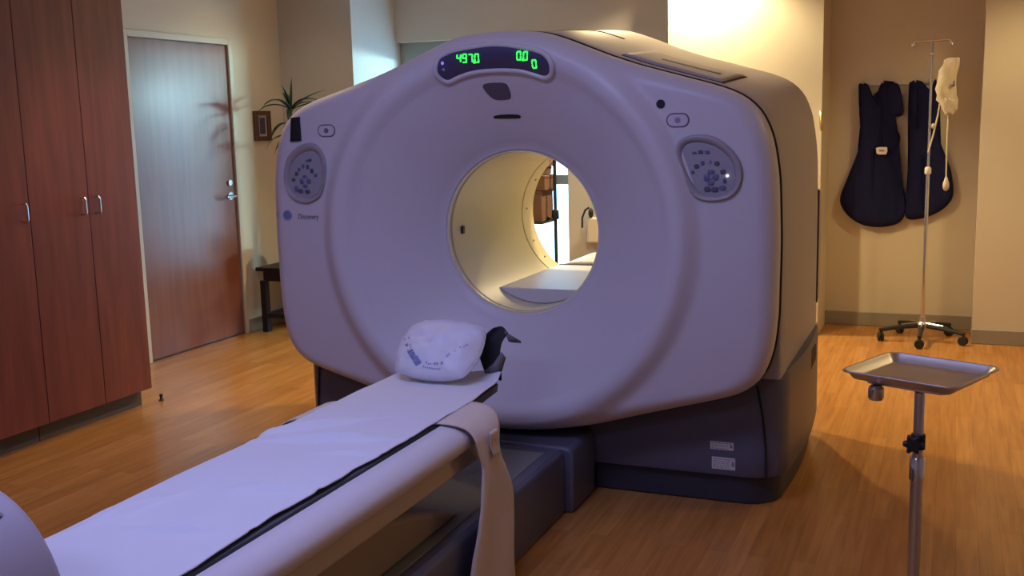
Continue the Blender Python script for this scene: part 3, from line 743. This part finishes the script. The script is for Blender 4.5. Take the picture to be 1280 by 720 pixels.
# frame that carries the tray
ct, st = cos(TR), sin(TR)
def tl(u, v, z): return (TC.x - 1.628 + u * ct - v * st, TC.y + 1.15 + u * st + v * ct, z)
MB().tube([tl(-.10, -.10, .818), tl(.10, -.10, .818), tl(.115, -.08, .818), tl(.115, .09, .818), tl(.10, .11, .818), tl(-.10, .11, .818), tl(-.115, .09, .818), tl(-.115, -.08, .818)], .006, 8, loop=True).build('tray_frame', 'steel', S)
MB().tube([(0, 0, .80), (0, .0, .812), tl(0, -.10, .818), tl(0, .12, .818)], .007, 8).build('frame_arm', 'steel', S)
MB().lathe([(.017, 0), (.021, .006), (.021, .034), (.015, .04)], tl(-.075, -.108, .772)).build('frame_clip', 'steel', S)
for a in (-50, -130, 90):
    dx, dy = cos(R(a)), sin(R(a))
    lg_ = MB().tube([(0, 0, .06), (dx * .1, dy * .1, .055), (dx * .25, dy * .25, .045)], [.016, .014, .011], 10).build('leg', 'steel', S)
    MB().lathe([(.014, 0), (.017, .005), (.017, .028), (.012, .034)], (dx * .24, dy * .24, 0.001)).build('foot', 'black', lg_)
def rrect(a, b, r, n=6):
    pts = []
    for cx, cy, a0 in ((a - r, b - r, 0), (-a + r, b - r, 90), (-a + r, -b + r, 180), (a - r, -b + r, 270)):
        for k in range(n + 1): pts.append((cx + r * cos(R(a0 + 90 * k / n)), cy + r * sin(R(a0 + 90 * k / n))))
    return pts
tb = MB()
A, B = .165, .158
rings = []
for ins, z, r in ((.0, .848, .035), (.002, .852, .034), (.008, .852, .03), (.012, .848, .028), (.026, .829, .02), (.032, .8265, .018), (.10, .8265, .02)):
    rings.append([(u, v, z) for u, v in rrect(A - ins, B - ins, r)])
tb.loft(rings, cap1=True)
to = tb.build('instrument_tray', 'tray', None, angle=40, solid=.0015)
to.location = (TC.x, TC.y, 0); to.rotation_euler = (0, 0, TR)
tag(to, 'empty rectangular stainless steel tray with raised rim on the stand', 'tray')

# ------------------------------------------------------------------ alcove: rack, aprons, pole stand
RK = thing('hook_rack', 'slim metal hook rack on the alcove wall holding navy aprons', 'hook rack', (1.31, 3.96, 1.76))
MB().box(-.28, .28, -.004, .008, -.012, .016).build('rail', 'casing', RK, bevel=.003)
hooks = (-.235, -.10, -.02, .115, .20, .255)
for hx in hooks:
    MB().tube([(hx, -.004, .01), (hx, -.04, .0), (hx, -.055, .005), (hx, -.062, .03)], .005, 8).build('hook', 'steel', RK)
def apron(name, outline, label, yc, trims, thick=.03, extra=None):
    xs = [p[0] for p in outline]; zs = [p[1] for p in outline]; cx = (min(xs) + max(xs)) / 2; z0 = min(zs)
    a = thing(name, label, 'apron', (cx, yc, z0), 0, 'navy lead aprons on the alcove rack')
    P = [(p[0], p[1]) for p in catmull([(x, z, 0) for x, z in outline], 4)]
    mx = (sum(p[0] for p in P) / len(P), sum(p[1] for p in P) / len(P))
    # fill through a grid-sampled front with folds: triangulate the outline, subdivide, push out
    bm = bmesh.new()
    vs = [bm.verts.new((x - cx, 0, z - z0)) for x, z in P]
    f = bm.faces.new(vs)
    bmesh.ops.triangulate(bm, faces=[f])
    for _ in range(5):
        long = [e for e in bm.edges if e.calc_length() > .03]
        if not long: break
        bmesh.ops.subdivide_edges(bm, edges=long, cuts=1)
        bmesh.ops.triangulate(bm, faces=bm.faces[:])
    bnd = [v.co.copy() for v in bm.verts if v.is_boundary]
    fr = {}
    for v in bm.verts:
        dd = min((v.co - b).length for b in bnd)
        x, z = v.co.x + cx, v.co.z + z0
        fold = .011 * sin(x * 38 + 2 * noise.noise((x * 3, z * 2, 0)) + z * 3) * smoothstep(0, .08, dd)
        fr[v] = thick * (1 - math.exp(-dd / .012)) + fold + .004
    ret = bmesh.ops.extrude_face_region(bm, geom=bm.faces[:])
    new = [g for g in ret['geom'] if isinstance(g, bmesh.types.BMVert)]
    for v in new: v.co.y = .02
    for v, h in fr.items():
        if v.is_valid: v.co.y = -h
    bmesh.ops.recalc_face_normals(bm, faces=bm.faces)
    me = bpy.data.meshes.new('apron_body'); bm.to_mesh(me); bm.free()
    me.materials.append(M['navy']); me.shade_smooth(); me.set_sharp_from_angle(angle=R(70))
    o = bpy.data.objects.new('apron_body', me); COL.objects.link(o); o.parent = a
    for nm, m_, pts, rr in trims:
        MB().tube([(x - cx, -y, z - z0) for x, y, z in pts], rr, 8).build(nm, m_, a)
    return a, cx, z0
A1 = [(1.044, 1.745), (1.065, 1.766), (1.104, 1.760), (1.132, 1.70), (1.160, 1.60), (1.174, 1.70), (1.205, 1.772), (1.25, 1.776), (1.291, 1.764), (1.324, 1.724), (1.352, 1.560), (1.318, 1.525), (1.255, 1.535), (1.272, 1.47), (1.330, 1.40), (1.325, 1.31), (1.282, 1.245), (1.325, 1.163), (1.373, .993), (1.385, .86), (1.352, .775), (1.246, .739), (1.108, .748), (1.006, .806), (.946, .887), (.938, .963), (.978, 1.079), (1.04, 1.252), (1.065, 1.366), (1.054, 1.565)]
a1, cx, z0 = apron('lead_apron', A1, 'wide navy apron with white tag, left of the two hanging aprons', 3.92,
    [('hem', 'navy2', [(1.155, .03, 1.30), (1.16, .035, 1.1), (1.15, .033, .9), (1.15, .025, .77)], .008), ('shoulder_strap', 'navy2', [(1.185, .02, 1.70), (1.21, .035, 1.60), (1.215, .038, 1.45), (1.20, .038, 1.32)], .012)])
tg = MB().prism([(1.178, 1.308), (1.20, 1.314), (1.252, 1.313), (1.256, 1.285), (1.248, 1.262), (1.20, 1.262), (1.183, 1.27)], lambda u, v, dd: (u - cx, dd, v - z0), -.066, -.040).build('paper_tag', 'tag', a1)
MB().box(1.20 - cx, 1.235 - cx, -.067, -.0655, 1.283 - z0, 1.296 - z0).build('tag_print', 'label_ink', tg, smooth=False)
A2 = [(1.382, 1.74), (1.395, 1.765), (1.423, 1.776), (1.47, 1.763), (1.508, 1.715), (1.53, 1.72), (1.548, 1.771), (1.57, 1.765), (1.585, 1.70), (1.598, 1.605), (1.585, 1.495), (1.59, 1.385), (1.628, 1.273), (1.679, 1.133), (1.698, .975), (1.657, .892), (1.58, .835), (1.486, .80), (1.401, .800), (1.383, .87), (1.391, 1.106), (1.395, 1.332), (1.382, 1.556)]
a2, cx2, z02 = apron('lead_apron', A2, 'narrow navy apron hanging behind the pole stand', 3.92,
    [('hem', 'navy2', [(1.49, .03, 1.25), (1.50, .035, 1.05), (1.51, .032, .87)], .008), ('shoulder_strap', 'navy2', [(1.44, .022, 1.73), (1.455, .035, 1.60), (1.45, .038, 1.45)], .012)])

IV = thing('pole_stand', 'tall chrome drip pole on five-castor base in front of the alcove', 'drip stand', (1.535, 3.5, 0))
MB().cyl((0, 0, .10), (0, 0, 1.17), .0125).build('lower_pole', 'chrome', IV)
MB().cyl((0, 0, 1.15), (-.0, 0, 2.02), .0085).build('upper_pole', 'chrome', IV)
MB().lathe([(.017, 0), (.021, .008), (.021, .04), (.014, .05)], (0, 0, 1.14)).build('height_collar', 'casing', IV)
MB().ell((0, 0, 1.93), (.014, .014, .014)).build('top_boss', 'chrome', IV)
for s in (-1, 1):
    MB().tube([(0, 0, 2.015), (s * .10, 0, 2.017), (s * .112, 0, 2.012), (s * .114, -.004, 1.985), (s * .122, -.004, 1.982), (s * .124, 0, 2.0)], .0055, 8).build('hook_arm', 'chrome', IV)
MB().lathe([(.03, .085), (.036, .09), (.036, .12), (.022, .135), (.018, .17)], (0, 0, 0)).build('hub', 'steel', IV)
for k in range(5):
    a = R(-92 + 72 * k); dx, dy = cos(a), sin(a)
    lg_ = MB().tube([(dx * .03, dy * .03, .108), (dx * .15, dy * .15, .098), (dx * .285, dy * .285, .078)], [.018, .016, .013], 8).build('leg', 'black', IV)
    MB().tube([(dx * .03, dy * .03, .125), (dx * .14, dy * .14, .116)], .006, 6).build('leg_cap', 'chrome', lg_)
    w_ = MB(); cxw, cyw = dx * .275, dy * .275; ax = Vector((-dy, dx, 0)) if k % 2 else Vector((dx, dy, 0))
    c_ = Vector((cxw, cyw, .032))
    w_.cyl(c_ - ax * .018, c_ - ax * .004, .031); w_.cyl(c_ + ax * .004, c_ + ax * .018, .031); w_.cyl(c_ + Vector((0, 0, 0)), c_ + Vector((0, 0, .05)), .010)
    w_.build('castor', 'black', lg_, bevel=.003)
BG = thing('pressure_cuff', 'off-white crumpled cuff draped on the drip pole, tube and bulb below', 'pressure cuff', (1.63, 3.45, 1.55))
cl = MB(); rows = []
O = [(1.862, 1.640, 1.702), (1.888, 1.628, 1.712), (1.875, 1.622, 1.706)]
Lp = [(1.897, 1.638, 1.706), (1.885, 1.612, 1.708), (1.86, 1.604, 1.706), (1.82, 1.590, 1.700), (1.785, 1.574, 1.690), (1.74, 1.565, 1.690), (1.70, 1.559, 1.692), (1.66, 1.567, 1.697), (1.63, 1.575, 1.698), (1.605, 1.600, 1.702), (1.57, 1.612, 1.705), (1.550, 1.624, 1.698), (1.540, 1.640, 1.670)]
rg = []
for z, xl, xr in Lp:
    ring = []
    for k in range(24):
        a = 2 * pi * k / 24; x = (xl + xr) / 2 + (xr - xl) / 2 * cos(a)
        q = noise.noise((cos(a) * 1.4 + 5, sin(a) * 1.4, z * 26)); q2 = noise.noise((cos(a) * 2 + 1, z * 45, sin(a)))
        y = .030 * sin(a) * (1 + .8 * q) + .012 * q2
        ring.append((x - 1.63 + .016 * q * cos(a) + .006 * q2, y, z - 1.55))
    rg.append(ring)
cl.loft(rg, True, True, True).build('cuff_cloth', 'bag', BG, angle=0)
MB().loft([[(-.008 + .058 * i / 8 + .006 * sin(3 * j + i), -.034 - .008 * sin(i * 1.7 + j), .085 - .105 * j / 5 + .008 * cos(i * 1.3)) for i in range(9)] for j in range(6)], closed=False).build('cuff_flap', 'bag', BG, angle=0, solid=.004)
MB().tube([(.045, -.018, .20), (.052, -.025, .17), (.020, -.028, .17)], .004, 6).build('fastening_seam', 'ink', BG)
MB().tube([(-.035, .0, .055), (-.045, .01, -.02), (-.07, .03, -.15), (-.098, .035, -.265)], .0055, 8).build('tube', 'tube', BG)
MB().tube([(.018, -.01, .0), (.016, -.012, -.15), (.018, -.01, -.30), (.020, -.008, -.44)], .0045, 8).build('tube', 'tube', BG)
MB().lathe([(.006, .05), (.010, .04), (.012, .03), (.019, .012), (.021, -.01), (.017, -.03), (.006, -.042)], (.021, -.008, -.475)).build('inflation_bulb', 'tube', BG)
MB().ell((-.072, .026, -.09), (.012, .012, .018)).build('tube_valve', 'tube', BG)

# hook bracket on the corner of the lit wall
HB = thing('wall_hook', 'small brass hook on the wall corner between scanner and navy aprons', 'hook', (.842, 3.49, 1.50))
MB().box(-.018, .0, -.005, .009, -.02, .08).build('back_plate', 'steel', HB, bevel=.003)
MB().tube([(-.008, -.004, .07), (-.004, -.03, .05), (0, -.045, .0), (.002, -.045, -.03), (.002, -.03, -.05), (0, -.012, -.04)], .010, 8).build('hook', 'brass', HB)

# ------------------------------------------------------------------ left corner: side table, plant, picture
ST = thing('side_table', 'small black wooden side table in the far left corner', 'side table', (-2.93, 2.76, 0))
MB().box(-.29, .29, -.26, .26, .475, .505).build('table_top', 'dkwood', ST, bevel=.004)
MB().box(-.25, .25, -.22, .22, .395, .475).build('apron_frame', 'dkwood', ST, bevel=.003)
for sx in (-1, 1):
    for sy in (-1, 1):
        MB().box(sx * .245 - .025, sx * .245 + .025, sy * .215 - .025, sy * .215 + .025, 0, .40).build('leg', 'dkwood', ST, bevel=.003)
    MB().box(sx * .245 - .012, sx * .245 + .012, -.19, .19, .11, .145).build('stretcher', 'dkwood', ST, bevel=.002)
MB().box(-.22, .22, -.012 - .215, .012 - .215, .11, .145).build('stretcher', 'dkwood', ST, bevel=.002)
PT = thing('potted_plant', 'potted plant with long strappy leaves behind the scanner shoulder', 'plant', (-2.95, 2.70, .505))
MB().lathe([(.07, 0), (.085, .01), (.115, .15), (.125, .20), (.125, .215), (.112, .215), (.108, .185), (.01, .18)], cap1=True).build('pot', 'pot', PT)
MB().lathe([(.108, .186), (.05, .196), (.004, .198)]).build('soil', 'soil', PT)
random.seed(11)
st_ = []
for (dx, dy, h) in ((0, 0, .99), (.03, .04, .76)):
    MB().tube([(dx * .3, dy * .3, .19), (dx + .01, dy, .19 + h * .5), (dx, dy, .19 + h)], [.014, .012, .009], 8).build('stem', 'stem', PT)
    st_.append((dx, dy, .19 + h))
def leaf(base, az, el, ln, droop, wd=.024):
    rows = []; p_ = Vector(base); e = el; n = 12
    for k in range(n + 1):
        f = k / n; wdt = wd * (sin(pi * min(1, f * .92 + .08)) ** .6) * (1 - f ** 3)
        side = Vector((-sin(az), cos(az), 0))
        rows.append([p_ - side * wdt + Vector((0, 0, wdt * .35)), p_, p_ + side * wdt + Vector((0, 0, wdt * .35))])
        p_ = p_ + Vector((cos(az) * cos(e), sin(az) * cos(e), sin(e))) * ln / n; e -= droop / n
    MB().loft(rows, closed=False).build('leaf', 'leaf', PT, angle=0, solid=.0015)
T0 = st_[0]; T1 = st_[1]
leaf((T0[0], T0[1], T0[2]), R(95), R(84), .26, .1, .012)
leaf(T0, R(60), R(40), .34, .5); leaf(T0, R(30), R(25), .34, .7); leaf(T0, R(85), R(30), .36, .9)
leaf(T0, R(-90), R(40), .36, 1.3); leaf(T0, R(-110), R(55), .30, 1.9); leaf(T0, R(-75), R(62), .26, .6, .012); leaf(T0, R(-60), R(10), .32, 1.5)
leaf(T0, R(200), R(35), .3, 1.5); leaf(T0, R(0), R(50), .32, 1.6); leaf(T0, R(140), R(60), .3, 1.2)
leaf(T1, R(-95), R(25), .34, 1.6); leaf(T1, R(-70), R(5), .30, 1.4); leaf(T1, R(40), R(35), .34, 1.4); leaf(T1, R(110), R(20), .3, 1.6); leaf(T1, R(-140), R(40), .3, 2.)
leaf((0, 0, 1.08), R(-100), R(10), .30, 1.5); leaf((0, 0, 1.0), R(-60), R(-5), .28, 1.2); leaf((0, 0, 1.12), R(20), R(10), .3, 1.5)
PF = thing('picture_frame', 'small dark wood picture frame on the wall beside the door', 'picture', (-3.298, 2.80, 1.46))
fw_, fh_ = .105, .23
MB().box(0, .02, -fw_, fw_, 0, .035).box(0, .02, -fw_, fw_, fh_ - .035, fh_).box(0, .02, -fw_, -fw_ + .05, .035, fh_ - .035).box(0, .02, fw_ - .05, fw_, .035, fh_ - .035).build('frame', 'frame_w', PF, smooth=False, bevel=.002)
MB().box(0, .010, -.058, .058, .03, fh_ - .03).build('mat_board', 'matte', PF, smooth=False)
MB().box(.002, .0115, -.036, .036, .052, fh_ - .052).build('print', 'photo', PF, smooth=False)

# ------------------------------------------------------------------ seen through the bore
PS = thing('equipment_stand', 'dark metal pole stand with shelf bracket seen through the scanner bore', 'stand', (-1.02, 3.2, 0))
MB().cyl((0, 0, .05), (0, 0, 1.75), .013).build('pole', 'pole_b', PS)
MB().tube([(0, 0, .85), (-.08, -.01, .835), (-.20, 0, .815), (-.36, 0, .81)], .012, 8).build('shelf_bracket', 'pole_b', PS)
MB().box(-.46, -.055, -.13, .15, .808, .824).build('shelf', 'pole_b', PS, bevel=.004)
MB().lathe([(.024, -.03), (.027, -.02), (.027, .03), (.022, .04)], (0, 0, .865)).build('clamp', 'pole_b', PS)
MB().tube([(0, -.01, .90), (.03, -.03, .89), (.035, -.03, .85), (.0, -.03, .83), (-.05, -.03, .86)], .007, 8).build('cable', 'pole_b', PS)
for k in range(4):
    a = R(45 + 90 * k)
    MB().tube([(0, 0, .07), (.28 * cos(a), .28 * sin(a), .02)], [.018, .012], 8).build('leg', 'pole_b', PS)
def carton(x0, x1, y0, y1, z0, z1, label):
    c = thing('carton', label, 'box', ((x0 + x1) / 2, (y0 + y1) / 2, z0), 0, 'brown cartons stacked on the stand')
    w_, d_, h_ = (x1 - x0) / 2, (y1 - y0) / 2, z1 - z0
    MB().box(-w_, w_, -d_, d_, 0, h_ - .012).build('body', 'box', c, bevel=.003)
    MB().box(-w_ - .004, w_ + .004, -d_ - .004, d_ + .004, h_ - .02, h_ - .001).build('lid', 'box', c, bevel=.003)
carton(-1.44, -1.085, 3.09, 3.33, .826, 1.055, 'tall brown carton lowest in the stack behind the bore')
carton(-1.43, -1.055, 3.08, 3.32, 1.056, 1.165, 'brown carton in the middle of the stack behind the bore')
carton(-1.43, -1.09, 3.09, 3.32, 1.166, 1.222, 'flat brown carton second from top behind the bore')
carton(-1.42, -1.075, 3.085, 3.32, 1.223, 1.30, 'topmost brown carton of the stack behind the bore')
WH = thing('wall_dispenser', 'pale wall dispenser with black curved hose on the back wall', 'dispenser', (-.91, 3.78, .6))
MB().box(-.045, .055, -.06, .015, .0, .20).build('housing', 'casing', WH, bevel=.015, seg=3)
MB().ell((-.01, -.05, .235), (.02, .022, .04)).build('head', 'black', WH)
MB().tube([(-.02, -.06, .28), (-.05, -.07, .26), (-.075, -.07, .2), (-.08, -.06, .12)], .008, 8).build('hose', 'black', WH)

# ------------------------------------------------------------------ light
def area(name, loc, target, size, sy, energy, color, spread=180):
    l = bpy.data.lights.new(name, 'AREA'); l.shape = 'RECTANGLE'; l.size = size; l.size_y = sy; l.energy = energy; l.color = color; l.spread = R(spread)
    o = bpy.data.objects.new(name, l); COL.objects.link(o); o.location = loc
    o.rotation_euler = (Vector(target) - Vector(loc)).to_track_quat('-Z', 'Y').to_euler(); return o
def spot(name, loc, target, energy, color, ang=90, blend=.6, rad=.06):
    l = bpy.data.lights.new(name, 'SPOT'); l.energy = energy; l.color = color; l.spot_size = R(ang); l.spot_blend = blend; l.shadow_soft_size = rad
    o = bpy.data.objects.new(name, l); COL.objects.link(o); o.location = loc
    o.rotation_euler = (Vector(target) - Vector(loc)).to_track_quat('-Z', 'Y').to_euler(); return o
WARM = (1., .79, .45)
AMBER = (1., .74, .36)
VIO = (.44, .47, 1.)
spot('warm_spot', (.0, 3.36, 2.72), (.02, 3.42, 0), 300, WARM, 140, .5)
spot('warm_spot', (-.1, 1.68, 2.72), (.3, 1.68, 0), 200, AMBER, 128, .45)
spot('warm_spot', (2.3, 2.5, 2.72), (2.2, 2.9, 0), 70, AMBER, 125, .6)
spot('warm_spot', (-2.75, 2.3, 2.72), (-2.75, 2.2, 0), 13, (1., .84, .5), 140, .9)
spot('warm_spot', (-1.55, .3, 2.72), (-1.7, .2, 0), 75, (1., .68, .32), 105, .7)
spot('warm_spot', (3.2, .9, 2.72), (1.25, .1, 1.2), 34, AMBER, 62, .6)  # added unseen spot, only there to warm the cover's right rim
area('violet_light', (.1, -2.1, 2.73), (.1, -2.1, 0), 1.2, .6, 39, VIO)
area('violet_light', (.1, -4.6, 2.73), (.1, -4.6, 0), 1.2, .6, 31, VIO)  # added unseen front fill, stands in for control-room light behind the camera
area('daylight', (.6, 5.4, 1.97), (-2.63, 3.45, 2.04), 1.3, .22, 260, (.58, .93, 1.))
pw = area('window_portal', (-1.88, 3.97, 1.2), (-1.88, 0, 1.2), 1.4, 1.9, 1, (1, 1, 1)); pw.data.cycles.is_portal = True
W = bpy.data.worlds.new('daylight'); scn.world = W; W.use_nodes = True
bg = W.node_tree.nodes['Background']; bg.inputs[0].default_value = (.33, .64, 1., 1); bg.inputs[1].default_value = 10.0

# ------------------------------------------------------------------ camera
cam = bpy.data.cameras.new('camera'); cam.sensor_width = 36; cam.lens = 1318.5787 / 1280 * 36; cam.clip_start = .05
co = bpy.data.objects.new('camera', cam); COL.objects.link(co)
r_ = Vector((.9235750, .3825992, -.0250409)); u_ = Vector((-.0366958, .1532137, .9875115)); f_ = Vector((-.3816577, .9111221, -.1555442))
m4 = Matrix((r_, u_, -f_)).transposed().to_4x4(); m4.translation = Vector((1.68783, -4.13419, 1.55720))
co.matrix_world = m4
scn.camera = co
vs_ = scn.view_settings
vs_.view_transform = 'Standard'; vs_.look = 'None'; vs_.gamma = 1; vs_.use_curve_mapping = False; vs_.exposure = -.2
